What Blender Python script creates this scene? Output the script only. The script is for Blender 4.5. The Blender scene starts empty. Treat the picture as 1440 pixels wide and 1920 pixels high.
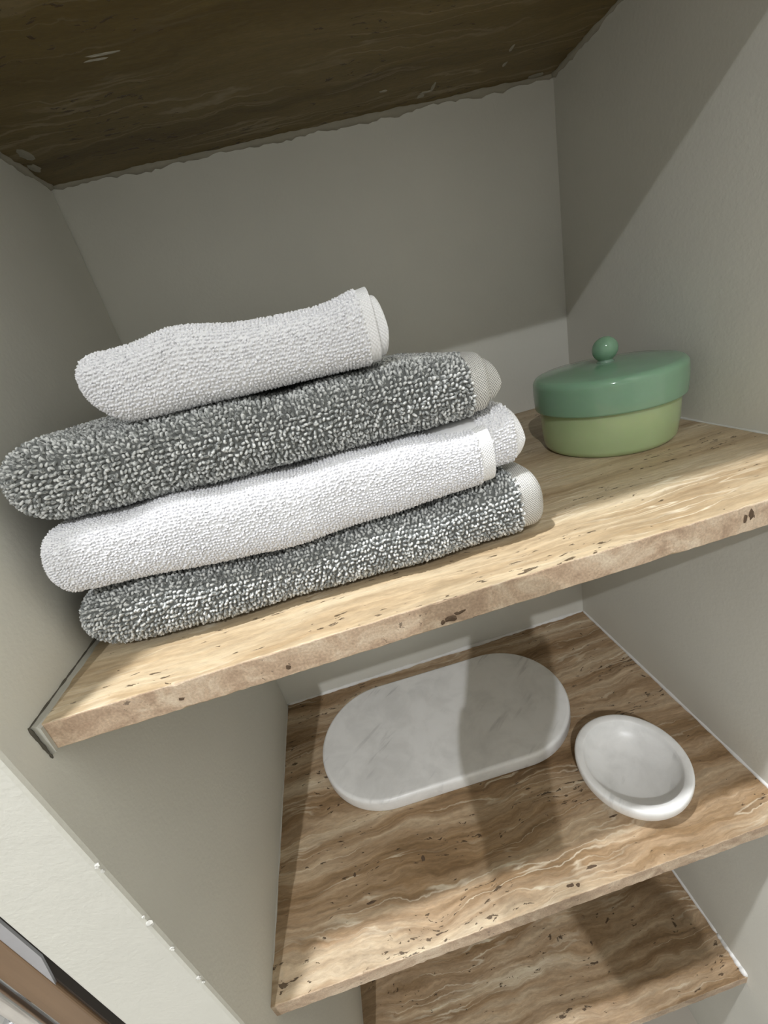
import bpy, bmesh, math, random
import numpy as np
from mathutils import Vector, Matrix

random.seed(7)
rng = np.random.default_rng(7)
scene = bpy.context.scene
COL = scene.collection

# ------------------------------------------------------------------ camera
# niche frame in metres: x along the shelves, y into the niche, z up;
# origin = left front top corner of the shelf with the towels
W, D = 0.56, 0.3698                    # niche width and depth
ZC = 0.3657                            # underside of the overhead shelf
Z2, Z3 = -0.3932, -0.7903              # tops of the two lower shelves
F2, F3 = 0.005, 0.0125                 # their front edges
TH = 0.0197                            # slab thickness
YE = -0.0233                           # face of the pillar left of the niche
FLOOR, CEIL = -1.16, 1.45
CAM = Vector((0.2081, -0.2043, 0.1537))
FPX = 776.44                           # focal length in pixels of a 1440x1920 frame
CR = Vector((0.95780503, -0.16880485, -0.23262514))    # image right
CD = Vector((-0.27957901, -0.35944314, -0.89030119))   # image down
CF = Vector((0.06667165, 0.91777206, -0.39147074))     # view direction
cd = bpy.data.cameras.new('camera')
cam = bpy.data.objects.new('camera', cd)
COL.objects.link(cam)
m = Matrix.Identity(4)
for i in range(3):
    m[i][0], m[i][1], m[i][2], m[i][3] = CR[i], -CD[i], -CF[i], CAM[i]
cam.matrix_world = m
cd.sensor_fit = 'VERTICAL'
cd.sensor_height = 36.0
cd.lens = 36.0 * FPX / 1920.0
cd.clip_start = 0.005
scene.camera = cam

# ------------------------------------------------------------------ world, exposure
world = bpy.data.worlds.new('world')
scene.world = world
world.use_nodes = True
world.node_tree.nodes['Background'].inputs[0].default_value = (0.05, 0.05, 0.05, 1)
scene.view_settings.view_transform = 'Standard'
scene.view_settings.look = 'None'
scene.view_settings.gamma = 1
scene.view_settings.use_curve_mapping = False
scene.view_settings.exposure = 0.0

# ------------------------------------------------------------------ the two ceiling downlights (their fittings are built below)
LAMP_A = (-0.24, -1.51, 1.41)          # over the middle of the room
LAMP_B = (-0.11, -0.16, 1.41)          # just in front of the niche
def spot(name, loc, power, radius, color, size=165, blend=0.25):
    l = bpy.data.lights.new(name, 'SPOT')
    l.energy = power
    l.shadow_soft_size = radius
    l.spot_size = math.radians(size)
    l.spot_blend = blend
    l.color = color
    o = bpy.data.objects.new(name, l)
    o.location = loc
    COL.objects.link(o)
    return o
spot('downlight_lamp', LAMP_A, 118, 0.014, (0.95, 0.97, 1.0), 150, 1.0)
spot('downlight_lamp', LAMP_B, 112, 0.022, (0.96, 0.98, 1.0))

# ------------------------------------------------------------------ material helpers
def new_mat(name):
    mt = bpy.data.materials.new(name)
    mt.use_nodes = True
    nt = mt.node_tree
    return mt, nt, nt.nodes['Principled BSDF']
def N(nt, typ, **kw):
    n = nt.nodes.new(typ)
    for k, v in kw.items():
        setattr(n, k, v)
    return n
def L(nt, a, b):
    nt.links.new(a, b)
def mapping(nt, scale, loc=(0, 0, 0), rot=(0, 0, 0), src=None):
    if src is None:
        src = N(nt, 'ShaderNodeTexCoord').outputs['Object']
    mp = N(nt, 'ShaderNodeMapping')
    mp.inputs['Scale'].default_value = scale
    mp.inputs['Location'].default_value = loc
    mp.inputs['Rotation'].default_value = rot
    L(nt, src, mp.inputs['Vector'])
    return mp.outputs[0]
def noise(nt, vec, scale=1.0, detail=3, rough=0.5, dist=0.0):
    n = N(nt, 'ShaderNodeTexNoise')
    n.inputs['Scale'].default_value = scale
    n.inputs['Detail'].default_value = detail
    n.inputs['Roughness'].default_value = rough
    n.inputs['Distortion'].default_value = dist
    L(nt, vec, n.inputs['Vector'])
    return n.outputs['Fac']
def ramp(nt, fac, stops, interp='LINEAR'):
    r = N(nt, 'ShaderNodeValToRGB')
    r.color_ramp.interpolation = interp
    els = r.color_ramp.elements
    while len(els) < len(stops):
        els.new(0.5)
    for e, (p, c) in zip(els, stops):
        e.position = p
        e.color = (c[0], c[1], c[2], 1) if isinstance(c, tuple) else (c, c, c, 1)
    L(nt, fac, r.inputs[0])
    return r.outputs[0]
def math_n(nt, op, a, b=None, clamp=False):
    n = N(nt, 'ShaderNodeMath', operation=op, use_clamp=clamp)
    for i, v in enumerate((a, b)):
        if v is None:
            continue
        if isinstance(v, (int, float)):
            n.inputs[i].default_value = v
        else:
            L(nt, v, n.inputs[i])
    return n.outputs[0]
def mix(nt, fac, a, b, typ='MIX'):
    n = N(nt, 'ShaderNodeMix', data_type='RGBA', blend_type=typ)
    for i, v in ((0, fac), (6, a), (7, b)):
        if isinstance(v, (int, float)):
            n.inputs[i].default_value = v
        elif isinstance(v, tuple):
            n.inputs[i].default_value = (v[0], v[1], v[2], 1)
        else:
            L(nt, v, n.inputs[i])
    return n.outputs[2]
def bump(nt, bs, height, strength=0.2, dist=0.001):
    b = N(nt, 'ShaderNodeBump')
    b.inputs['Strength'].default_value = strength
    b.inputs['Distance'].default_value = dist
    L(nt, height, b.inputs['Height'])
    L(nt, b.outputs[0], bs.inputs['Normal'])

def mat_paint(name, col, bscale=260, bstr=0.4):
    mt, nt, bs = new_mat(name)
    v = mapping(nt, (1, 1, 1))
    n1 = noise(nt, v, 6, 4, 0.55)
    c = ramp(nt, n1, [(0.3, tuple(k * 0.96 for k in col)), (0.7, tuple(min(1, k * 1.03) for k in col))])
    L(nt, c, bs.inputs['Base Color'])
    bs.inputs['Roughness'].default_value = 0.55
    bs.inputs['Specular IOR Level'].default_value = 0.3
    h = math_n(nt, 'ADD', noise(nt, v, bscale, 3, 0.6), math_n(nt, 'MULTIPLY', noise(nt, v, 30, 3, 0.5), 2.0))
    bump(nt, bs, h, bstr, 0.0006)
    return mt

def mat_travertine(name, off, wav=0.02, cols=None, yscale=42, pit=0.5, vein_amt=0.75, lam_amt=0.5):
    """bedding runs along x; v = y + warp, so the sawn front face shows blotches instead of bands"""
    mt, nt, bs = new_mat(name)
    tc = N(nt, 'ShaderNodeTexCoord').outputs['Object']
    base = mapping(nt, (1, 1, 1), loc=off, src=tc)
    # warp the bedding
    w1 = noise(nt, mapping(nt, (7, 13, 30), src=base), 1.0, 2, 0.5)
    w2 = noise(nt, mapping(nt, (38, 55, 60), src=base), 1.0, 3, 0.55)
    warp = math_n(nt, 'ADD', math_n(nt, 'MULTIPLY', math_n(nt, 'SUBTRACT', w1, 0.5), wav * 2.2),
                  math_n(nt, 'MULTIPLY', math_n(nt, 'SUBTRACT', w2, 0.5), wav * 0.55))
    sx = N(nt, 'ShaderNodeSeparateXYZ')
    L(nt, base, sx.inputs[0])
    vy = math_n(nt, 'ADD', sx.outputs['Y'], warp)
    cb = N(nt, 'ShaderNodeCombineXYZ')
    L(nt, math_n(nt, 'MULTIPLY', sx.outputs['X'], 0.075), cb.inputs[0])
    L(nt, vy, cb.inputs[1])
    L(nt, math_n(nt, 'MULTIPLY', sx.outputs['Z'], 0.10), cb.inputs[2])
    b1 = noise(nt, cb.outputs[0], yscale, 6, 0.62)
    cols = cols or [(0.30, (0.15, 0.088, 0.042)), (0.42, (0.27, 0.174, 0.092)), (0.52, (0.385, 0.272, 0.168)),
                    (0.62, (0.50, 0.388, 0.262)), (0.74, (0.64, 0.545, 0.405))]
    c = ramp(nt, b1, cols)
    # thin cream veins
    b2 = noise(nt, cb.outputs[0], yscale * 1.9, 2, 0.5)
    vein = ramp(nt, b2, [(0.475, 0.0), (0.50, 1.0), (0.525, 0.0)])
    vm = ramp(nt, noise(nt, mapping(nt, (6, 18, 18), src=base), 1.0, 2), [(0.45, 0.0), (0.62, 1.0)])
    c = mix(nt, math_n(nt, 'MULTIPLY', math_n(nt, 'MULTIPLY', vein, vm), vein_amt), c, (0.70, 0.62, 0.48))
    # mottled grain
    lam = noise(nt, cb.outputs[0], yscale * 5.0, 6, 0.78)
    c = mix(nt, lam_amt, c, ramp(nt, lam, [(0.30, 0.22), (0.70, 0.78)]), 'OVERLAY')
    g = noise(nt, mapping(nt, (110, 380, 260), src=base), 1.0, 4, 0.65)
    c = mix(nt, 0.35, c, ramp(nt, g, [(0.25, 0.30), (0.75, 0.72)]), 'OVERLAY')
    # pits, stretched along the bedding
    cp = N(nt, 'ShaderNodeCombineXYZ')
    L(nt, math_n(nt, 'MULTIPLY', sx.outputs['X'], 75), cp.inputs[0])
    L(nt, math_n(nt, 'MULTIPLY', vy, 250), cp.inputs[1])
    L(nt, math_n(nt, 'MULTIPLY', sx.outputs['Z'], 140), cp.inputs[2])
    p1 = noise(nt, cp.outputs[0], 1.0, 3, 0.6)
    pm = noise(nt, mapping(nt, (9, 26, 26), src=base), 1.0, 2)
    pv = math_n(nt, 'ADD', p1, math_n(nt, 'MULTIPLY', math_n(nt, 'SUBTRACT', pm, 0.5), 0.45))
    pits = ramp(nt, pv, [(0.70 - 0.04 * pit, 0.0), (0.725 - 0.04 * pit, 1.0)])
    c = mix(nt, math_n(nt, 'MULTIPLY', pits, 0.85), c, (0.055, 0.032, 0.016))
    L(nt, c, bs.inputs['Base Color'])
    bs.inputs['Roughness'].default_value = 0.42
    bs.inputs['Specular IOR Level'].default_value = 0.35
    h = math_n(nt, 'SUBTRACT', math_n(nt, 'MULTIPLY', g, 0.25), pits)
    bump(nt, bs, h, 0.55, 0.0012)
    return mt

def mat_trav_edge(name, off, c0, c1, c2):
    """sawn face across the bedding: mottled, pinkish, a few pits"""
    mt, nt, bs = new_mat(name)
    base = mapping(nt, (1, 1, 1), loc=off)
    a = noise(nt, mapping(nt, (28, 28, 42), src=base), 1.0, 5, 0.62, 1.6)
    c = ramp(nt, a, [(0.30, c0), (0.50, c1), (0.72, c2)])
    g = noise(nt, base, 620, 3, 0.6)
    c = mix(nt, 0.45, c, ramp(nt, g, [(0.3, 0.28), (0.7, 0.74)]), 'OVERLAY')
    pm = noise(nt, base, 30, 2)
    p1 = noise(nt, mapping(nt, (170, 170, 210), src=base), 1.0, 3, 0.6)
    pits = ramp(nt, math_n(nt, 'ADD', p1, math_n(nt, 'MULTIPLY', math_n(nt, 'SUBTRACT', pm, 0.5), 0.5)), [(0.71, 0.0), (0.735, 1.0)])
    c = mix(nt, math_n(nt, 'MULTIPLY', pits, 0.75), c, (0.12, 0.085, 0.06))
    L(nt, c, bs.inputs['Base Color'])
    bs.inputs['Roughness'].default_value = 0.5
    bump(nt, bs, math_n(nt, 'SUBTRACT', math_n(nt, 'MULTIPLY', g, 0.3), pits), 0.4, 0.001)
    return mt

def mat_marble(name, off, veins):
    mt, nt, bs = new_mat(name)
    v = mapping(nt, (1, 1, 1), loc=off)
    cl = noise(nt, v, 22, 5, 0.6, 0.4)
    c = ramp(nt, cl, [(0.32, (0.74, 0.735, 0.72)), (0.55, (0.85, 0.845, 0.83)), (0.75, (0.88, 0.875, 0.865))])
    rv = mapping(nt, (1.0, 1.0, 1.0), rot=(0, 0, math.radians(-38)), loc=off)
    vn = noise(nt, mapping(nt, (9, 75, 40), src=rv), 1.0, 4, 0.6, 0.3)
    vv = ramp(nt, vn, [(0.56, 0.0), (0.66, 1.0)])
    vm = ramp(nt, noise(nt, mapping(nt, (18, 30, 30), src=rv), 1.0, 2), [(0.48, 0.0), (0.62, 1.0)])
    c = mix(nt, math_n(nt, 'MULTIPLY', math_n(nt, 'MULTIPLY', vv, vm), 0.6), c, (0.45, 0.445, 0.44))
    L(nt, c, bs.inputs['Base Color'])
    bs.inputs['Roughness'].default_value = 0.34
    bs.inputs['Subsurface Weight'].default_value = 0.15
    bs.inputs['Subsurface Radius'].default_value = (1, 0.95, 0.9)
    bs.inputs['Subsurface Scale'].default_value = 0.004
    return mt

def mat_plain(name, col, rough=0.5, metal=0.0, spec=0.5):
    mt, nt, bs = new_mat(name)
    v = mapping(nt, (1, 1, 1))
    n = noise(nt, v, 40, 3, 0.5)
    L(nt, ramp(nt, n, [(0.3, tuple(k * 0.93 for k in col)), (0.7, tuple(min(1, k * 1.05) for k in col))]), bs.inputs['Base Color'])
    bs.inputs['Roughness'].default_value = rough
    bs.inputs['Metallic'].default_value = metal
    bs.inputs['Specular IOR Level'].default_value = spec
    return mt

def mat_glass_jade(name, col, deep):
    mt, nt, bs = new_mat(name)
    v = mapping(nt, (1, 1, 1))
    n = noise(nt, v, 30, 3, 0.5, 0.5)
    L(nt, ramp(nt, n, [(0.3, deep), (0.7, col)]), bs.inputs['Base Color'])
    bs.inputs['Roughness'].default_value = 0.085
    bs.inputs['IOR'].default_value = 1.5
    bs.inputs['Subsurface Weight'].default_value = 0.55
    bs.inputs['Subsurface Radius'].default_value = (0.6, 1.0, 0.5)
    bs.inputs['Subsurface Scale'].default_value = 0.012
    return mt

def mat_wood(name, c1, c2):
    mt, nt, bs = new_mat(name)
    v = mapping(nt, (60, 60, 4))
    n = noise(nt, v, 1.0, 4, 0.6, 0.6)
    L(nt, ramp(nt, n, [(0.3, c1), (0.7, c2)]), bs.inputs['Base Color'])
    bs.inputs['Roughness'].default_value = 0.45
    bump(nt, bs, n, 0.1, 0.0004)
    return mt

def mat_pile(name, dark, light, rough=0.9):
    """terry yarn: the two plies of each loop come from the mesh attribute 'ply'"""
    mt, nt, bs = new_mat(name)
    a = N(nt, 'ShaderNodeAttribute')
    a.attribute_name = 'ply'
    L(nt, ramp(nt, a.outputs['Fac'], [(0.0, dark), (1.0, light)]), bs.inputs['Base Color'])
    bs.inputs['Roughness'].default_value = rough
    bs.inputs['Specular IOR Level'].default_value = 0.15
    bs.inputs['Sheen Weight'].default_value = 0.3
    return mt

def mat_weave(name, dark, light, sc=900):
    mt, nt, bs = new_mat(name)
    v = mapping(nt, (1, 1, 1))
    sx = N(nt, 'ShaderNodeSeparateXYZ')
    L(nt, v, sx.inputs[0])
    wx = math_n(nt, 'SINE', math_n(nt, 'MULTIPLY', sx.outputs['X'], sc * 3.0))
    yz = math_n(nt, 'ADD', sx.outputs['Z'], math_n(nt, 'MULTIPLY', sx.outputs['Y'], 0.8))
    wz = math_n(nt, 'SINE', math_n(nt, 'MULTIPLY', yz, sc * 3.0))
    f = math_n(nt, 'MULTIPLY', wx, wz)
    f = math_n(nt, 'ADD', math_n(nt, 'MULTIPLY', f, 0.5), 0.5)
    L(nt, ramp(nt, f, [(0.25, dark), (0.65, light)]), bs.inputs['Base Color'])
    bs.inputs['Roughness'].default_value = 0.9
    bs.inputs['Specular IOR Level'].default_value = 0.15
    bump(nt, bs, f, 0.5, 0.0006)
    return mt

M = {}
M['paint'] = mat_paint('niche_paint', (0.682, 0.672, 0.612))
M['room_paint'] = mat_paint('room_paint', (0.43, 0.43, 0.415))
M['ceiling'] = mat_paint('ceiling_paint', (0.75, 0.75, 0.74))
M['tile'] = mat_paint('floor_stone', (0.50, 0.46, 0.40), 60, 0.1)
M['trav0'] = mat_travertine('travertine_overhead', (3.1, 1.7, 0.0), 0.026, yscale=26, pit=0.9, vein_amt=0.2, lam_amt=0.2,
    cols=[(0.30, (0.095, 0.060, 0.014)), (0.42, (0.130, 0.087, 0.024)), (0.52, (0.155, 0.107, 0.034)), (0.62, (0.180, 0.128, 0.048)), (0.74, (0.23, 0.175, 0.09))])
M['trav1'] = mat_travertine('travertine_light', (0.4, 0.6, 0.3), 0.013, yscale=55,
    cols=[(0.28, (0.25, 0.165, 0.085)), (0.40, (0.36, 0.262, 0.155)), (0.52, (0.44, 0.338, 0.215)), (0.63, (0.51, 0.415, 0.28)), (0.76, (0.62, 0.53, 0.385))], pit=0.75, lam_amt=0.38)
M['trav2'] = mat_travertine('travertine_brown', (0.607, 2.2, 0.9), 0.022, yscale=36, pit=0.9)
M['trav3'] = mat_travertine('travertine_low', (1.07, 0.2, 1.9), 0.022, yscale=36, pit=0.4)
M['edge'] = mat_trav_edge('travertine_sawn_edge', (0.7, 0.1, 0.2), (0.33, 0.225, 0.15), (0.47, 0.345, 0.24), (0.64, 0.53, 0.40))
M['caulk'] = mat_plain('white_caulk', (0.74, 0.73, 0.71), 0.5)
M['plaster'] = mat_plain('plaster', (0.62, 0.61, 0.57), 0.8)
M['pit'] = mat_plain('pit', (0.11, 0.075, 0.05), 0.9, 0, 0.1)
M['fillet'] = mat_plain('fillet', (0.47, 0.46, 0.41), 0.8)
M['smear'] = mat_plain('plaster_smear', (0.36, 0.335, 0.27), 0.8)
M['crack'] = mat_plain('crack', (0.10, 0.09, 0.07), 0.9)
M['marble_tray'] = mat_marble('marble_tray', (0.31, 0.12, 0.0), 26)
M['marble_bowl'] = mat_marble('marble_bowl', (1.27, 0.55, 0.3), 30)
M['lid'] = mat_glass_jade('jade_lid', (0.225, 0.375, 0.26), (0.205, 0.35, 0.24))
M['jar'] = mat_glass_jade('jade_body', (0.40, 0.50, 0.28), (0.375, 0.475, 0.26))
M['wood'] = mat_wood('frame_wood', (0.16, 0.095, 0.05), (0.24, 0.15, 0.085))
M['gap_shade'] = mat_wood('gap_shade_wood', (0.030, 0.022, 0.017), (0.045, 0.032, 0.024))  # dark brown that paints the shaded gap beside the frame
M['chrome'] = mat_plain('chrome', (0.82, 0.82, 0.84), 0.12, 1.0)
M['lit_patch'] = mat_plain('lit_patch_grey', (0.45, 0.45, 0.48), 0.35, 0.3)  # pale grey of the strip that stands in for a lit patch
M['pile_grey'] = mat_pile('grey_terry', (0.17, 0.18, 0.175), (0.74, 0.75, 0.74))
M['cloth_grey'] = mat_plain('grey_towel_ground', (0.14, 0.145, 0.14), 0.95, 0, 0.1)
M['hem_grey'] = mat_weave('grey_hem', (0.26, 0.255, 0.24), (0.66, 0.65, 0.62), 1250)
M['pile_white'] = mat_pile('white_terry', (0.82, 0.82, 0.85), (0.88, 0.88, 0.91))
M['cloth_white'] = mat_plain('white_towel_ground', (0.76, 0.76, 0.77), 0.95, 0, 0.1)
M['hem_white'] = mat_weave('white_hem', (0.74, 0.74, 0.75), (0.82, 0.82, 0.83), 1100)
M['skin'] = mat_plain('skin', (0.55, 0.34, 0.25), 0.55)
M['sleeve'] = mat_plain('sleeve', (0.25, 0.25, 0.27), 0.9)
M['phone'] = mat_plain('phone_body', (0.03, 0.03, 0.035), 0.25)
M['lens'] = mat_plain('lens', (0.01, 0.01, 0.012), 0.05)
mt, nt, bs = new_mat('lamp_lens')
bs.inputs['Base Color'].default_value = (0.9, 0.9, 0.88, 1)
bs.inputs['Emission Color'].default_value = (1, 0.96, 0.9, 1)
bs.inputs['Emission Strength'].default_value = 120
M['lamp'] = mt

# ------------------------------------------------------------------ object helpers
def tag(o, label=None, cat=None, group=None, kind=None):
    for k, v in (('label', label), ('category', cat), ('group', group), ('kind', kind)):
        if v:
            o[k] = v
    return o
def link(name, me, mat=None, parent=None, smooth=False):
    o = bpy.data.objects.new(name, me)
    COL.objects.link(o)
    if mat:
        me.materials.append(M[mat])
    if parent:
        o.parent = parent
    if smooth:
        me.polygons.foreach_set('use_smooth', [True] * len(me.polygons))
    return o
def from_bm(name, bm, mat, parent=None, smooth=False):
    bmesh.ops.recalc_face_normals(bm, faces=bm.faces)
    me = bpy.data.meshes.new(name)
    bm.to_mesh(me)
    bm.free()
    return link(name, me, mat, parent, smooth)
def bm_box(bm, a, b):
    vs = [bm.verts.new((x, y, z)) for x in (a[0], b[0]) for y in (a[1], b[1]) for z in (a[2], b[2])]
    for f in ((0, 1, 3, 2), (4, 6, 7, 5), (0, 4, 5, 1), (2, 3, 7, 6), (0, 2, 6, 4), (1, 5, 7, 3)):
        bm.faces.new([vs[i] for i in f])
    return vs
def box(name, a, b, mat, parent=None, bevel=0.0, seg=2):
    bm = bmesh.new()
    bm_box(bm, a, b)
    if bevel:
        bmesh.ops.bevel(bm, geom=bm.edges[:], offset=bevel, segments=seg, profile=0.5, affect='EDGES')
    return from_bm(name, bm, mat, parent)
def empty(name, loc=(0, 0, 0)):
    o = bpy.data.objects.new(name, None)
    o.location = loc
    o.empty_display_size = 0.02
    COL.objects.link(o)
    return o
def lathe(name, prof, mat, parent=None, seg=96, closed=False):
    bm = bmesh.new()
    rings = []
    for r, z in prof:
        if r < 1e-6:
            rings.append([bm.verts.new((0, 0, z))])
        else:
            rings.append([bm.verts.new((r * math.cos(2 * math.pi * k / seg), r * math.sin(2 * math.pi * k / seg), z)) for k in range(seg)])
    pairs = list(zip(rings[:-1], rings[1:])) + ([(rings[-1], rings[0])] if closed else [])
    for A, B in pairs:
        for k in range(seg):
            j = (k + 1) % seg
            if len(A) == 1 and len(B) == 1:
                continue
            if len(A) == 1:
                bm.faces.new((A[0], B[k], B[j]))
            elif len(B) == 1:
                bm.faces.new((A[k], A[j], B[0]))
            else:
                bm.faces.new((A[k], A[j], B[j], B[k]))
    return from_bm(name, bm, mat, parent, True)
def arc(cx, cz, r, a0, a1, n, rz=None):
    rz = rz or r
    return [(cx + r * math.cos(math.radians(a0 + (a1 - a0) * i / n)), cz + rz * math.sin(math.radians(a0 + (a1 - a0) * i / n))) for i in range(n + 1)]
def bead(name, p0, p1, r, mat, parent, jit=0.35, n=60, seed=1, up=(0, 0, 1)):
    """an uneven hand-run bead of caulk or plaster between two points"""
    rg = random.Random(seed)
    bm = bmesh.new()
    p0, p1 = Vector(p0), Vector(p1)
    t = (p1 - p0).normalized()
    u = Vector(up)
    v = t.cross(u).normalized()
    prev = None
    s = 1.0
    for i in range(n + 1):
        c = p0.lerp(p1, i / n)
        s = 0.6 * s + 0.4 * (1 + rg.uniform(-jit, jit) * 2)
        rr = r * max(0.35, s)
        if i in (0, n):
            rr *= 0.4
        ring = [bm.verts.new(c + u * rr * math.sin(a) + v * rr * math.cos(a)) for a in [2 * math.pi * k / 8 for k in range(8)]]
        if prev:
            for k in range(8):
                bm.faces.new((prev[k], prev[(k + 1) % 8], ring[(k + 1) % 8], ring[k]))
        else:
            bm.faces.new(ring)
        prev = ring
    bm.faces.new(prev)
    return from_bm(name, bm, mat, parent, True)

# ------------------------------------------------------------------ the room
def struct(name, a, b, mat, bevel=0.0, label=None):
    o = box(name, a, b, mat, None, bevel)
    o['kind'] = 'structure'
    if label:
        o['label'] = label
    return o
XL, YB = -1.5, -2.3
struct('floor', (XL, YB, FLOOR - 0.1), (W + 0.1, D + 0.1, FLOOR), 'tile')
struct('ceiling', (XL, YB, CEIL), (W + 0.1, D + 0.1, CEIL + 0.1), 'ceiling')
struct('wall_back', (-0.068, D, FLOOR), (W, D + 0.1, CEIL), 'paint', label='off-white painted back wall of the niche')
struct('wall_right', (W, YB, FLOOR), (W + 0.1, D + 0.1, CEIL), 'paint', label='off-white painted right wall of the niche')
wl = struct('wall_left', (-0.068, YE, FLOOR), (0.0, D, CEIL), 'paint', 0.003, label='off-white left side wall of the niche with a bright narrow front face')
struct('wall_side', (XL, 0.03, FLOOR), (-0.068, D + 0.1, CEIL), 'room_paint')
struct('wall_far', (XL - 0.1, YB, FLOOR), (XL, 0.03, CEIL), 'room_paint')
struct('wall_front', (XL - 0.1, YB - 0.1, FLOOR), (W + 0.1, YB, CEIL), 'room_paint')
# plaster crumbs left on the corner of the side wall
def crumb(p, s, seed, mat='plaster', parent=None):
    rg = random.Random(seed)
    bm = bmesh.new()
    bmesh.ops.create_icosphere(bm, subdivisions=2, radius=1.0)
    for v in bm.verts:
        k = 1 + rg.uniform(-0.3, 0.3)
        v.co = Vector((v.co.x * s[0] * k + p[0], v.co.y * s[1] * k + p[1], v.co.z * s[2] * k + p[2]))
    return from_bm('plaster_crumb', bm, mat, parent)
for i, (px, z, s) in enumerate(((-0.0012, -0.094, 0.0028), (-0.0004, -0.100, 0.002), (-0.0008, -0.163, 0.0036), (-0.0012, -0.155, 0.0018),
                                (-0.001, -0.199, 0.0026), (-0.001, -0.244, 0.0026), (-0.0006, -0.252, 0.002))):
    crumb((px, YE + 0.0010, z), (s * 0.7, s * 0.35, s * 0.8), 20 + i, 'plaster', wl)

# downlight fittings
for loc, lab in ((LAMP_A, 'round white ceiling downlight over the middle of the room'), (LAMP_B, 'round white ceiling downlight just in front of the niche')):
    d = empty('ceiling_downlight', (loc[0], loc[1], CEIL))
    tag(d, lab, 'downlight', 'ceiling downlights')
    lathe('trim_ring', [(0.030, 0.0), (0.048, 0.0), (0.048, -0.006), (0.044, -0.009), (0.034, -0.006), (0.030, -0.004)], 'ceiling', d, 48, True)
    lathe('lens', [(0.0, -0.001), (0.030, -0.001), (0.030, -0.004), (0.0, -0.004)], 'lamp', d, 48)

# ------------------------------------------------------------------ travertine shelves
def chip_edge(bm, y0, z_top, n, seed, amt):
    pass
def shelf(name, x0, x1, y0, zt, mat, label, seed):
    """slab with slightly worn, uneven front arrises"""
    rg = random.Random(seed)
    bm = bmesh.new()
    n = 150
    prev = None
    e = 0.0008
    c1 = c2 = e
    for i in range(n + 1):
        x = x0 + (x1 - x0) * i / n
        c1 = 0.5 * c1 + 0.5 * e * (0.6 + 0.8 * rg.random()) * (3 if rg.random() < 0.04 else 1)
        c2 = 0.5 * c2 + 0.5 * e * (0.6 + 0.9 * rg.random()) * (3 if rg.random() < 0.05 else 1)
        j = rg.uniform(-0.00025, 0.00025)
        pts = [(D + 0.02, zt), (y0 + c1, zt), (y0 + j + c1 * 0.3, zt - c1 * 0.3), (y0 + j, zt - c1),
               (y0 + j, zt - TH + c2), (y0 + j + c2 * 0.35, zt - TH + c2 * 0.35), (y0 + c2, zt - TH), (D + 0.02, zt - TH)]
        ring = [bm.verts.new((x, y, z)) for y, z in pts]
        if prev:
            for k in range(8):
                bm.faces.new((prev[k], prev[(k + 1) % 8], ring[(k + 1) % 8], ring[k]))
        else:
            bm.faces.new(ring)
        prev = ring
    bm.faces.new(prev)
    o = from_bm(name, bm, mat)
    o.data.materials.append(M['edge'])
    for p in o.data.polygons:
        if p.normal.y < -0.9:
            p.material_index = 1
    return tag(o, label, 'shelf', 'travertine shelves of the niche')
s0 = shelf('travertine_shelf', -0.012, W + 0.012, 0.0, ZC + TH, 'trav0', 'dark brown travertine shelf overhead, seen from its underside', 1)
s1 = shelf('travertine_shelf', 0.0, W + 0.012, 0.0, 0.0, 'trav1', 'light travertine shelf that carries the towels and the green jar', 2)
s2 = shelf('travertine_shelf', 0.0, W + 0.012, F2, Z2, 'trav2', 'brown wavy-veined travertine shelf under the marble tray and bowl', 3)
s3 = shelf('travertine_shelf', 0.0, W + 0.004, F3, Z3, 'trav3', 'lowest travertine shelf, empty and partly hidden at the bottom', 4)
# caulk and plaster along the joints
bead('caulk_bead', (W, 0.004, 0.0), (W, D, 0.0), 0.0014, 'plaster', s1, 0.3, 90, 1, (0, 0, 1))
bead('caulk_bead', (W, F2 + 0.002, Z2), (W, D, Z2), 0.0024, 'caulk', s2, 0.25, 90, 2, (0, 0, 1))
bead('caulk_bead', (0.0, D, Z2), (W, D, Z2), 0.003, 'caulk', s2, 0.45, 90, 3, (0, 0, 1))
bead('caulk_bead', (0.0, F2 + 0.03, Z2), (0.0, D, Z2), 0.0012, 'plaster', s2, 0.3, 60, 4, (0, 0, 1))
bead('caulk_bead', (W, F3, Z3), (W, 0.06, Z3), 0.0042, 'caulk', s3, 0.25, 30, 5, (0, 0, 1))
bead('caulk_bead', (W, 0.06, Z3), (W, D, Z3), 0.0028, 'caulk', s3, 0.3, 60, 6, (0, 0, 1))
bead('plaster_seam', (0.0, D, ZC), (W, D, ZC), 0.0042, 'smear', s0, 0.5, 110, 7, (0, 0, 1))
bead('plaster_seam', (0.0, 0.0, ZC), (0.0, D, ZC), 0.0042, 'smear', s0, 0.5, 70, 8, (0, 0, 1))
bead('plaster_seam', (W, 0.0, ZC), (W, D, ZC), 0.0040, 'smear', s0, 0.5, 70, 9, (0, 0, 1))
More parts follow.
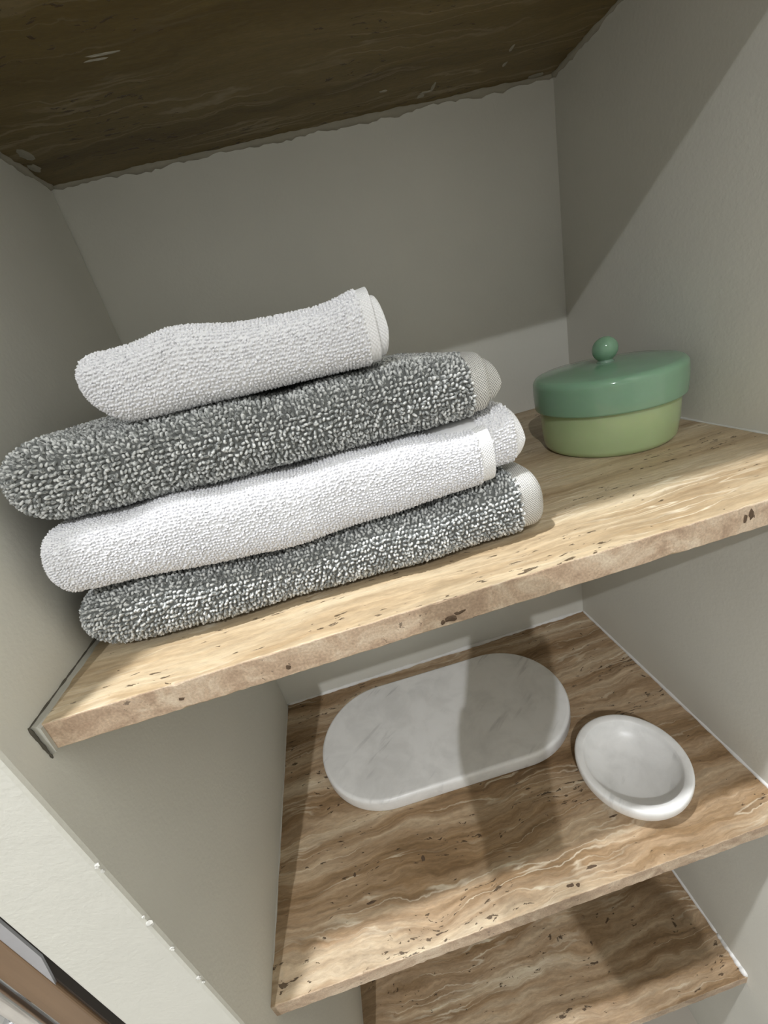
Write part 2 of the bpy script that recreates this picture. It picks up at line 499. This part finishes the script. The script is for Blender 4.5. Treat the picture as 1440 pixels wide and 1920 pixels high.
# plaster fillet and crack at the left end of the towel shelf
bm = bmesh.new()
rg = random.Random(5)
prev = None
for i in range(41):
    y = -0.002 + 0.25 * i / 40
    wd = 0.0034 + rg.uniform(-0.0006, 0.0006)
    ring = [bm.verts.new(p) for p in ((-0.001, y, -TH - 0.002), (-0.001, y, 0.0014), (0.0006, y, 0.0016), (wd, y, 0.0007), (wd + 0.0012, y, -0.001), (wd, y, -TH))]
    if prev:
        for k in range(6):
            bm.faces.new((prev[k], prev[(k + 1) % 6], ring[(k + 1) % 6], ring[k]))
    else:
        bm.faces.new(ring)
    prev = ring
bm.faces.new(prev)
from_bm('plaster_fillet', bm, 'fillet', s1)
bead('joint_crack', (0.0002, -0.0028, 0.0017), (0.0002, 0.24, 0.0017), 0.0006, 'crack', s1, 0.7, 80, 10, (0, 0, 1))
bead('joint_crack', (0.0002, -0.0028, 0.0024), (0.0004, -0.0028, -TH - 0.003), 0.0008, 'crack', s1, 0.5, 14, 11, (0, 1, 0))
# plaster splashes on the overhead slab
for i, (x, y, sx, sy) in enumerate(((0.402, 0.345, 0.007, 0.002), (0.408, 0.338, 0.002, 0.008), (0.398, 0.351, 0.004, 0.004), (0.535, 0.362, 0.01, 0.004),
                                    (0.476, 0.299, 0.0015, 0.006), (0.481, 0.325, 0.002, 0.004), (0.352, 0.325, 0.004, 0.0015), (0.133, 0.199, 0.012, 0.001),
                                    (0.125, 0.203, 0.008, 0.001), (0.016, 0.30, 0.005, 0.010), (0.010, 0.325, 0.004, 0.008))):
    o = crumb((x, y, ZC), (sx, sy, 0.0007), 60 + i, 'smear', s0)
    o.name = 'plaster_splash'

# the larger open pits of the stone
for i, (par, p, sz) in enumerate(((s2, (0.3408, 0.0217, Z2), (0.0066, 0.0014, 0.00025)), (s2, (0.1716, 0.0794, Z2), (0.0022, 0.0030, 0.00025)),
                                  (s2, (0.3118, 0.0136, Z2), (0.0040, 0.0015, 0.00025)), (s2, (0.1074, 0.0566, Z2), (0.0060, 0.0012, 0.00025)),
                                  (s2, (0.3190, 0.0120, Z2), (0.0020, 0.0016, 0.00025)), (s2, (0.472, 0.0483, Z2), (0.0050, 0.0012, 0.00025)),
                                  (s2, (0.0916, 0.087, Z2), (0.0018, 0.0020, 0.00025)), (s2, (0.3907, 0.0568, Z2), (0.0050, 0.0010, 0.00025)),
                                  (s1, (0.2465, 0.0, -0.0150), (0.0036, 0.0003, 0.0022)), (s1, (0.2530, 0.0, -0.0122), (0.0044, 0.0003, 0.0016)),
                                  (s1, (0.2410, 0.0, -0.0160), (0.0016, 0.0003, 0.0016)), (s1, (0.1436, 0.0, -0.0127), (0.0016, 0.0003, 0.0022)),
                                  (s1, (0.4526, 0.0, -0.0074), (0.0022, 0.0003, 0.0046)), (s1, (0.4480, 0.0, -0.0090), (0.0014, 0.0003, 0.0030)),
                                  (s1, (0.0794, 0.0, -0.0117), (0.0022, 0.0003, 0.0014)))):
    o = crumb(p, sz, 200 + i, 'pit', par)
    o.name = 'stone_pit'

# ------------------------------------------------------------------ marble tray
def marble_tray():
    cx, cy, ang = 0.2475, 0.2325, math.radians(-1.3)
    hl, r, h = 0.0895, 0.0943, 0.0200
    prof = [(0.0, 0.0015), (-0.0012, 0.0)]          # (outset, z) from the bottom arris to the top
    prof = [(-0.0022, 0.0), (-0.0006, 0.0008), (0.0, 0.0025), (0.0, h - 0.0045)] + \
           [(-0.0045 + 0.0045 * math.cos(a), h - 0.0045 + 0.0045 * math.sin(a)) for a in [math.pi / 2 * k / 5 for k in range(1, 6)]]
    def outline(off):
        pts = []
        for k in range(49):
            a = -math.pi / 2 + math.pi * k / 48
            pts.append((hl + (r + off) * math.cos(a), (r + off) * math.sin(a)))
        for k in range(49):
            a = math.pi / 2 + math.pi * k / 48
            pts.append((-hl + (r + off) * math.cos(a), (r + off) * math.sin(a)))
        return pts
    bm = bmesh.new()
    rings = [[bm.verts.new((p[0], p[1], z)) for p in outline(o)] for o, z in prof]
    n = len(rings[0])
    for A, B in zip(rings[:-1], rings[1:]):
        for k in range(n):
            bm.faces.new((A[k], A[(k + 1) % n], B[(k + 1) % n], B[k]))
    bm.faces.new(rings[0][::-1])
    bm.faces.new(rings[-1])
    o = from_bm('marble_tray', bm, 'marble_tray')
    for p in o.data.polygons:
        p.use_smooth = len(p.vertices) == 4
    o.location = (cx, cy, Z2 + 0.0002)
    o.rotation_euler.z = ang
    return tag(o, 'white marble oval serving tray lying flat on the travertine shelf', 'tray')
marble_tray()

# ------------------------------------------------------------------ marble bowl
def marble_bowl():
    ro, h = 0.0600, 0.0365
    outer = [(0.0, 0.0), (0.024, 0.0), (0.028, 0.0006)]
    outer += [(0.028 + (ro - 0.028) * math.sin(math.radians(a)), 0.0006 + 0.030 * (1 - math.cos(math.radians(a)))) for a in range(8, 91, 8)]
    rim = [(ro, h - 0.0045), (ro - 0.0003, h - 0.0018), (ro - 0.0012, h - 0.0005), (ro - 0.0028, h), (ro - 0.0060, h - 0.0006), (ro - 0.0086, h - 0.0014), (ro - 0.0094, h - 0.0022)]
    inner = [((ro - 0.0100) * math.cos(math.radians(a)), 0.0078 + (h - 0.0042 - 0.0078) * (1 - math.sin(math.radians(a)))) for a in range(6, 91, 6)]
    inner[-1] = (0.0, 0.0078)
    o = lathe('marble_bowl', outer + rim + inner, 'marble_bowl', None, 96)
    o.location = (0.4355, 0.0865, Z2 + 0.0002)
    return tag(o, 'small round white marble bowl beside the oval tray', 'bowl')
marble_bowl()

# ------------------------------------------------------------------ green jar
def green_jar():
    t = empty('lidded_jar', (0.479, 0.1775, 0.0002))
    tag(t, 'round green glass jar with a knobbed lid on the towel shelf', 'jar')
    rb = 0.0622
    body = [(0.0, 0.0), (0.052, 0.0)] + arc(0.052, 0.0075, 0.0085, -90, -12, 6)[1:]
    body += [(rb - 0.0005, 0.02), (rb, 0.036), (rb, 0.052), (rb - 0.002, 0.054), (rb - 0.005, 0.053), (rb - 0.006, 0.02), (0.050, 0.007), (0.0, 0.006)]
    lathe('body', body, 'jar', t)
    rl = 0.0668
    lid = [(rb + 0.0006, 0.0415), (rl - 0.002, 0.0415)] + arc(rl - 0.002, 0.0435, 0.002, -90, 0, 4)[1:]
    lid += [(rl + 0.0004, 0.056), (rl, 0.066)] + arc(rl - 0.007, 0.066, 0.007, 8, 78, 7)
    lid += [(0.045, 0.0745), (0.025, 0.0762), (0.0075, 0.0768), (0.0, 0.0768), (0.0, 0.070), (0.05, 0.069), (rb + 0.0006, 0.064)]
    l = lathe('lid', lid, 'lid', t, closed=False)
    kn = [(0.0, 0.0755), (0.0085, 0.0763), (0.0068, 0.0778), (0.0062, 0.0790)] + arc(0.0, 0.0885, 0.0113, -55, 90, 20)
    kn[-1] = (0.0, kn[-1][1])
    lathe('knob', kn, 'lid', l, 48)
green_jar()

# ------------------------------------------------------------------ folded towels
def interp(x, xs, ys):
    return np.interp(x, xs, ys)
class Fold:
    """a folded block of terry: nose towards the front, layers running back"""
    def __init__(s, x0, x1, zb, zt, yf, depth, rl, rr, nose, seed):
        s.x0, s.x1, s.zb, s.zt, s.yf, s.depth, s.rl, s.rr, s.nose = x0, x1, zb, zt, yf, depth, rl, rr, nose
        r = np.random.default_rng(seed)
        s.ph = r.uniform(0, 6.28, 8)
        s.slant = 0.0
    def surf(s, a, b):
        """a: 0..1 left to right, b: 0..1 bottom back -> nose -> top back; arrays allowed"""
        a, b = np.broadcast_arrays(np.asarray(a, float), np.asarray(b, float))
        ln = s.x1 - s.x0
        x = s.x0 + ln * a
        zb, zt, yf = (interp(a, np.linspace(0, 1, len(q)), q) for q in (s.zb, s.zt, s.yf))
        # soft unevenness
        zt = zt + 0.0012 * np.sin(x * 55 + s.ph[0]) + 0.0008 * np.sin(x * 120 + s.ph[1])
        yf = yf + 0.0012 * np.sin(x * 42 + s.ph[2]) + 0.0007 * np.sin(x * 97 + s.ph[3])
        e = np.ones_like(x)
        if s.rl:
            t = np.clip((x - s.x0) / s.rl, 0, 1)
            e = e * (1 - (1 - t) ** 2.4) ** (1 / 2.4)
        if s.rr:
            t = np.clip((s.x1 - x) / s.rr, 0, 1)
            e = e * (1 - (1 - t) ** 2.4) ** (1 / 2.4)
        zc, hh = (zb + zt) / 2, (zt - zb) / 2
        zc = zb + (zc - zb) * (0.85 + 0.15 * e)
        hh = hh * (0.04 + 0.96 * e)
        zc = np.maximum(zc, zb + hh)
        nd = s.nose * (0.55 + 0.45 * e)
        yn = yf + (1 - e) * s.rl * 0.5
        # profile: b<.3 bottom run, .3...7 nose, >.7 top run
        th = np.clip((b - 0.3) / 0.4, 0, 1) * np.pi - np.pi / 2
        cs, sn = np.cos(th), np.sin(th)
        p = 0.72
        yy = yn + nd - nd * np.sign(cs) * np.abs(cs) ** p
        zz = zc + hh * np.sign(sn) * np.abs(sn) ** p
        run = np.where(b < 0.3, (0.3 - b) / 0.3, np.where(b > 0.7, (b - 0.7) / 0.3, 0.0))
        yy = yy + run * (s.depth - nd)
        zz = zz - np.where(b > 0.7, run * 0.002, 0)
        if s.slant:                     # left end cut back towards the bottom
            x = x + s.slant * np.clip((zt - zz) / (zt - zb), 0, 1) ** 1.4 * np.clip(1 - (x - s.x0) / 0.06, 0, 1)
        return np.stack([x, yy, zz], -1)
def avals(f, n):
    """dense at the rounded ends"""
    ln = f.x1 - f.x0
    a = list(np.linspace(0, 1, n))
    for r, lo in ((f.rl, True), (f.rr, False)):
        if r:
            k = (1 - np.cos(np.linspace(0, np.pi / 2, 14))) * r / ln
            a += list(k if lo else 1 - k)
    return np.unique(np.round(a, 5))
def bvals():
    return np.concatenate([np.linspace(0, 0.3, 6)[:-1], np.linspace(0.3, 0.7, 25), np.linspace(0.7, 1, 8)[1:]])
def grid_mesh(name, P, mat, parent, cap=True):
    na, nb = P.shape[:2]
    V = P.reshape(-1, 3)
    F = []
    for i in range(na - 1):
        for j in range(nb - 1):
            F.append((i * nb + j, (i + 1) * nb + j, (i + 1) * nb + j + 1, i * nb + j + 1))
        F.append((i * nb + nb - 1, (i + 1) * nb + nb - 1, (i + 1) * nb, i * nb))
    if cap:
        F.append(tuple(range(nb))[::-1])
        F.append(tuple((na - 1) * nb + j for j in range(nb)))
    me = bpy.data.meshes.new(name)
    me.from_pydata(V.tolist(), [], F)
    bm = bmesh.new()
    bm.from_mesh(me)
    bmesh.ops.recalc_face_normals(bm, faces=bm.faces)
    bm.to_mesh(me)
    bm.free()
    o = link(name, me, mat, parent)
    me.polygons.foreach_set('use_smooth', [len(p.vertices) == 4 for p in me.polygons])
    return o
def pile(name, f, mat, parent, a_lo, a_hi, spacing, lw, lh, lr, rings, sides, twotone, top_run=0.085, bot_run=0.02, skew=0.0, seed=3):
    """terry loops: little arches of yarn standing on the folded surface"""
    rg = np.random.default_rng(seed)
    # equal steps along the profile
    bb = np.linspace(0.3 - 0.3 * bot_run / f.depth, 0.7 + 0.3 * top_run / f.depth, 600)
    mid = f.surf(0.5, bb)
    cl = np.concatenate([[0], np.cumsum(np.linalg.norm(np.diff(mid, axis=0), axis=1))])
    nb = int(cl[-1] / spacing)
    bs_ = np.interp((np.arange(nb) + 0.5) * cl[-1] / nb, cl, bb)
    # equal steps along the length, following the rounded left end
    aa = np.unique(np.concatenate([np.linspace(a_lo, a_hi, 1500), a_lo + np.linspace(0, 1, 500) ** 3 * (a_hi - a_lo) * 0.3]))
    top = f.surf(aa, 0.6)
    ca = np.concatenate([[0], np.cumsum(np.linalg.norm(np.diff(top, axis=0), axis=1))])
    na = int(ca[-1] / spacing)
    k = (np.arange(na) + 0.5)
    A, B = [], []
    for j, b in enumerate(bs_):
        s = (k + 0.5 * (j % 2) * (0.9 if twotone else 0.0) + skew * j) % na * ca[-1] / na
        s = s + rg.normal(0, spacing * (0.16 if twotone else 0.10), na)
        A.append(np.interp(np.clip(s, 0, ca[-1]), ca, aa))
        B.append(np.full(na, b) + rg.normal(0, (0.14 if twotone else 0.08), na) * (bs_[1] - bs_[0]))
    A, B = np.concatenate(A), np.concatenate(B)
    n = len(A)
    e1, e2 = 1e-3, 2e-3
    P = f.surf(A, B)
    t1 = f.surf(np.minimum(A + e1, 1), B) - f.surf(np.maximum(A - e1, 0), B)
    t2 = f.surf(A, B + e2) - f.surf(A, B - e2)
    nn = np.cross(t1, t2)
    nn /= np.linalg.norm(nn, axis=1)[:, None] + 1e-12
    # orientation: outward
    c = np.stack([np.full(n, 0.0), np.zeros(n), np.zeros(n)], -1)
    cen = f.surf(np.clip(A, 0.06, 0.94), np.full(n, 0.0)) * 0.5 + f.surf(np.clip(A, 0.06, 0.94), np.full(n, 1.0)) * 0.5
    cen[:, 1] = P[:, 1] + 0.02
    cen[:, 0] = np.clip(P[:, 0], f.x0 + 0.02, f.x1 - 0.02)
    sg = np.sign(np.sum((P - cen) * nn, 1))
    nn *= np.where(sg == 0, 1, sg)[:, None]
    t1 /= np.linalg.norm(t1, axis=1)[:, None] + 1e-12
    t2 = np.cross(nn, t1)
    ang = rg.normal(0.5 if twotone else 0.3, 0.7 if twotone else 0.35, n)
    d = t1 * np.cos(ang)[:, None] + t2 * np.sin(ang)[:, None]
    q = np.cross(nn, d)
    lean = d * rg.normal(0, 0.25, n)[:, None] + q * rg.normal(0, 0.35, n)[:, None]
    hgt = lh * rg.uniform(0.75, 1.2, n)
    wid = lw * rg.uniform(0.8, 1.2, n)
    th = np.linspace(0, np.pi, rings)
    ct, st = np.cos(th), np.sin(th)
    # centre line (n, rings, 3)
    C = (P[:, None] - nn[:, None] * 0.0006 + nn[:, None] * (hgt[:, None] * st[None])[..., None]
         + d[:, None] * (wid[:, None] * ct[None])[..., None] + lean[:, None] * (hgt[:, None] * st[None])[..., None])
    C = C + q[:, None] * ((wid[:, None] * 0.25) * ct[None])[..., None]
    T = np.gradient(C, axis=1)
    T /= np.linalg.norm(T, axis=2)[..., None] + 1e-12
    U = np.cross(T, q[:, None])
    U /= np.linalg.norm(U, axis=2)[..., None] + 1e-12
    X = np.cross(T, U)
    ph = np.linspace(0, 2 * np.pi, sides, endpoint=False)
    V = (C[:, :, None] + lr * (U[:, :, None] * np.cos(ph)[None, None, :, None] + X[:, :, None] * np.sin(ph)[None, None, :, None]))
    V = V.reshape(-1, 3)
    per = rings * sides
    quad = []
    for i in range(rings - 1):
        for j in range(sides):
            quad.append((i * sides + j, i * sides + (j + 1) % sides, (i + 1) * sides + (j + 1) % sides, (i + 1) * sides + j))
    quad = np.array(quad)
    F = (quad[None] + (np.arange(n) * per)[:, None, None]).reshape(-1, 4)
    me = bpy.data.meshes.new(name)
    me.vertices.add(len(V))
    me.vertices.foreach_set('co', V.astype(np.float32).ravel())
    me.loops.add(F.size)
    me.loops.foreach_set('vertex_index', F.astype(np.int32).ravel())
    me.polygons.add(len(F))
    me.polygons.foreach_set('loop_start', np.arange(0, F.size, 4, dtype=np.int32))
    me.polygons.foreach_set('use_smooth', np.ones(len(F), bool))
    me.update(calc_edges=True)
    at = me.attributes.new('ply', 'FLOAT', 'POINT')
    if twotone:
        ri = np.arange(rings)[None, :, None] * 0.9 + np.arange(sides)[None, None, :] * (2 * np.pi / sides) + rg.uniform(0, 6.28, n)[:, None, None]
        val = 0.5 + 0.5 * np.sin(ri)
        val = np.clip(0.5 + (val - 0.5) * 1.6 + rg.normal(-0.05, 0.22, n)[:, None, None], 0, 1)
    else:
        val = np.broadcast_to(rg.uniform(0, 1, n)[:, None, None], (n, rings, sides))
    at.data.foreach_set('value', np.ascontiguousarray(val, dtype=np.float32).ravel())
    o = link(name, me, mat, parent)
    o['kind'] = 'stuff'
    return o
def sub_surf(f, a0, a1, n, off=0.0):
    k = np.sin(np.linspace(0, np.pi / 2, n * 2))       # dense towards the rounded end
    P = f.surf((a0 + (a1 - a0) * k)[:, None], bvals()[None, :])
    return P

def towel(label, grey, fold, hem, inner=None, hem_in=0.0, seed=1, skew=0.0, top_run=0.075):
    name = 'bath_towel'
    t = empty(name, (0.5 * (fold.x0 + fold.x1), float(np.mean(fold.yf)) + fold.depth / 2, float(np.min(fold.zb))))
    tag(t, label, 'towel', 'folded towels in the stack')
    col = 'grey' if grey else 'white'
    inv = Matrix.Translation(t.location).inverted()
    parts = []
    ln = fold.x1 - fold.x0
    ah = 1 - hem / ln
    kw = dict(spacing=0.0027, lw=0.00065, lh=0.0020, lr=0.00084, rings=7, sides=6, twotone=True) if grey else \
         dict(spacing=0.0020, lw=0.0005, lh=0.0014, lr=0.00064, rings=5, sides=5, twotone=False)
    a = avals(fold, 70)
    a = np.unique(np.concatenate([a[a < ah], [ah]]))
    parts.append(grid_mesh('folded_cloth', fold.surf(a[:, None], bvals()[None, :]), 'cloth_' + col, t))
    parts.append(grid_mesh('hem', sub_surf(fold, ah, 1.0, 12), 'hem_' + col, t))
    parts.append(pile('terry_pile', fold, 'pile_' + col, t, 0.0, ah + 0.002, seed=seed, skew=skew, top_run=top_run, **kw))
    if inner:
        li = inner.x1 - inner.x0
        ai = 1 - hem_in / li
        a = np.linspace(0, ai, 24)
        parts.append(grid_mesh('inner_layer', inner.surf(a[:, None], bvals()[None, :]), 'cloth_' + col if ai > 0.5 else 'hem_' + col, t))
        parts.append(grid_mesh('inner_hem', sub_surf(inner, ai, 1.0, 10), 'hem_' + col, t))
        if not grey:
            lo = max(0.0, (fold.x1 - inner.x0 - 0.004) / li)
            parts.append(pile('inner_pile', inner, 'pile_' + col, t, lo, ai, seed=seed + 40, **kw))
    for p in parts:
        p.matrix_parent_inverse = inv
    return t

# bottom grey, white, grey, white on top
T1 = Fold(0.013, 0.336, [0.0035, 0.0035, 0.0035], [0.0465, 0.041, 0.0365, 0.040, 0.0455], [0.047, 0.041, 0.039, 0.037, 0.036], 0.21, 0.026, 0.010, 0.022, 1)
T2 = Fold(0.023, 0.302, [0.0515, 0.0465, 0.0415, 0.0435, 0.0475], [0.0925, 0.0920, 0.0905, 0.088, 0.0865], [0.041, 0.038, 0.036, 0.036, 0.037], 0.20, 0.006, 0.0, 0.021, 2)
T2i = Fold(0.25, 0.328, [0.052, 0.053, 0.052], [0.088, 0.0905, 0.0905], [0.044, 0.043, 0.044], 0.19, 0.0, 0.010, 0.020, 12)
T3 = Fold(0.018, 0.310, [0.0965, 0.0960, 0.0945, 0.0925, 0.0925], [0.145, 0.1385, 0.1350, 0.1325, 0.130], [0.046, 0.044, 0.042, 0.041, 0.041], 0.21, 0.034, 0.006, 0.022, 3)
T3i = Fold(0.275, 0.318, [0.0955, 0.0955], [0.127, 0.125], [0.047, 0.049], 0.19, 0.0, 0.008, 0.018, 13)
T4 = Fold(0.081, 0.248, [0.1405, 0.1400, 0.1388, 0.1375], [0.1785, 0.1800, 0.1745, 0.1765], [0.047, 0.044, 0.043, 0.043], 0.16, 0.016, 0.0, 0.019, 4)
T4.slant = 0.012
T4i = Fold(0.22, 0.2550, [0.139, 0.1395], [0.1735, 0.1725], [0.046, 0.047], 0.15, 0.0, 0.004, 0.018, 14)
towel('grey melange terry towel at the bottom of the stack', True, T1, 0.020, None, seed=11)
towel('white terry towel between the two grey towels', False, T2, 0.009, T2i, 0.006, seed=12)
towel('grey melange terry towel directly under the top white towel', True, T3, 0.014, T3i, 0.03, seed=13, skew=0.45, top_run=0.2)
towel('small white terry towel on top of the stack', False, T4, 0.006, T4i, 0.03, seed=14, top_run=0.15)

# ------------------------------------------------------------------ wooden frame with chrome tube left of the pillar
fr = empty('wooden_frame', (-0.09, 0.0, FLOOR))
tag(fr, 'brown wooden frame with a chrome tube at the bottom left edge', 'frame')
def fpart(o):
    o.matrix_parent_inverse = Matrix.Translation(fr.location).inverted()
    return o
fpart(box('frame_board', (-0.1400, 0.0, FLOOR), (-0.1155, 0.03, 0.9), 'wood', fr, 0.0015))
fpart(box('gap_shade_lining', (-0.1155, 0.0025, FLOOR), (-0.1135, 0.03, 0.9), 'gap_shade', fr))  # dark lining added to paint the shade in the gap
bm = bmesh.new()                       # added grey strip shaped as a lit patch, slanted end as shadow line
vs = [(-0.1157, 0.0008, 0.9), (-0.1060, 0.0008, 0.9), (-0.1060, 0.0008, -0.200), (-0.1157, 0.0008, -0.238)]
A_ = [bm.verts.new(p) for p in vs]
B_ = [bm.verts.new((p[0], 0.0025, p[2])) for p in vs]
bm.faces.new(A_)
bm.faces.new(B_[::-1])
for k in range(4):
    bm.faces.new((A_[k], A_[(k + 1) % 4], B_[(k + 1) % 4], B_[k]))
fpart(from_bm('lit_patch_strip', bm, 'lit_patch', fr))
bm = bmesh.new()
bmesh.ops.create_cone(bm, cap_ends=True, segments=24, radius1=0.0062, radius2=0.0062, depth=1.9,
                      matrix=Matrix.Translation((-0.1495, -0.001, FLOOR + 1.0)))
fpart(from_bm('chrome_tube', bm, 'chrome', fr, True))
bm = bmesh.new()
bmesh.ops.create_cone(bm, cap_ends=True, segments=24, radius1=0.009, radius2=0.008, depth=0.018,
                      matrix=Matrix.Translation((-0.1640, -0.001, -0.268)) @ Matrix.Rotation(math.radians(80), 4, 'X'))
bmesh.ops.create_cone(bm, cap_ends=True, segments=16, radius1=0.005, radius2=0.005, depth=0.04,
                      matrix=Matrix.Translation((-0.1640, 0.014, -0.270)) @ Matrix.Rotation(math.radians(80), 4, 'X'))
fpart(from_bm('chrome_knob', bm, 'chrome', fr, True))

# ------------------------------------------------------------------ the photographer's phone: it stands in the lamp's light and shades the tray
def rig(p):
    """phone axes (right, down, forward) from the lens to the room"""
    return CAM + CR * p[0] + CD * p[1] + CF * p[2]
def smartphone():
    t = empty('smartphone', rig((-0.02, 0.06, -0.012)))
    tag(t, 'dark smartphone held up in front of the niche', 'phone')
    inv = Matrix.Translation(t.location).inverted()
    R3 = Matrix((CR, CD, CF)).transposed().to_4x4()
    bm = bmesh.new()
    bm_box(bm, (-0.046, -0.034, -0.0145), (0.031, 0.120, -0.0065))
    ed = [e for e in bm.edges if abs((e.verts[0].co - e.verts[1].co).z) > 0.005]
    bmesh.ops.bevel(bm, geom=ed, offset=0.010, segments=6, profile=0.5, affect='EDGES')
    bm.transform(Matrix.Translation(CAM) @ R3)
    o = from_bm('phone_case', bm, 'phone', t)
    o.matrix_parent_inverse = inv
    for u, v in ((0.0, 0.0), (-0.018, 0.010), (0.0, 0.020)):
        bm = bmesh.new()
        bmesh.ops.create_cone(bm, cap_ends=True, segments=24, radius1=0.006, radius2=0.006, depth=0.0025, matrix=Matrix.Translation((u, v, -0.0053)))
        bm.transform(Matrix.Translation(CAM) @ R3)
        o = from_bm('camera_lens', bm, 'lens', t)
        o.matrix_parent_inverse = inv
smartphone()
def person_hand():
    """left hand behind the phone: four fingers on one edge, thumb on the other"""
    verts, edges, rad = [], [], []
    def add(p, r, link_to=None):
        verts.append(tuple(rig(p)))
        rad.append(r)
        if link_to is not None:
            edges.append((link_to, len(verts) - 1))
        return len(verts) - 1
    wrist = add((0.006, 0.195, -0.078), 0.036)
    palm = add((-0.008, 0.140, -0.042), 0.030, wrist)
    heel = add((0.036, 0.135, -0.044), 0.028, palm)
    elbow = add((0.13, 0.275, -0.22), 0.056, wrist)
    for i, (v, out) in enumerate(((0.004, 0.0), (0.030, 0.002), (0.056, 0.001), (0.080, -0.003))):
        k = add((0.016, 0.092 + 0.10 * (v - 0.004), -0.030), 0.0125, palm)                 # knuckle row behind the phone
        k = add((0.037 + out, 0.45 * v + 0.035, -0.026), 0.0105, k)
        k = add((0.041 + out, v, -0.015), 0.0095, k)
        add((0.039 + out, v - 0.011, -0.006), 0.0080, k)
    k = add((-0.040, 0.118, -0.030), 0.013, palm)                                           # thumb along the other edge
    k = add((-0.047, 0.090, -0.024), 0.0090, k)
    add((-0.047, 0.066, -0.022), 0.0075, k)
    me = bpy.data.meshes.new('person')
    me.from_pydata(verts, edges, [])
    o = link('person', me, 'skin')
    sk = o.modifiers.new('skin', 'SKIN')
    for v, r in zip(me.skin_vertices[0].data, rad):
        v.radius = (r, r)
        v.use_root = False
    me.skin_vertices[0].data[0].use_root = True
    o.modifiers.new('sub', 'SUBSURF').levels = 2
    sk.use_smooth_shade = True
    tag(o, 'hand and forearm of the person holding up the phone', 'person')
person_hand()
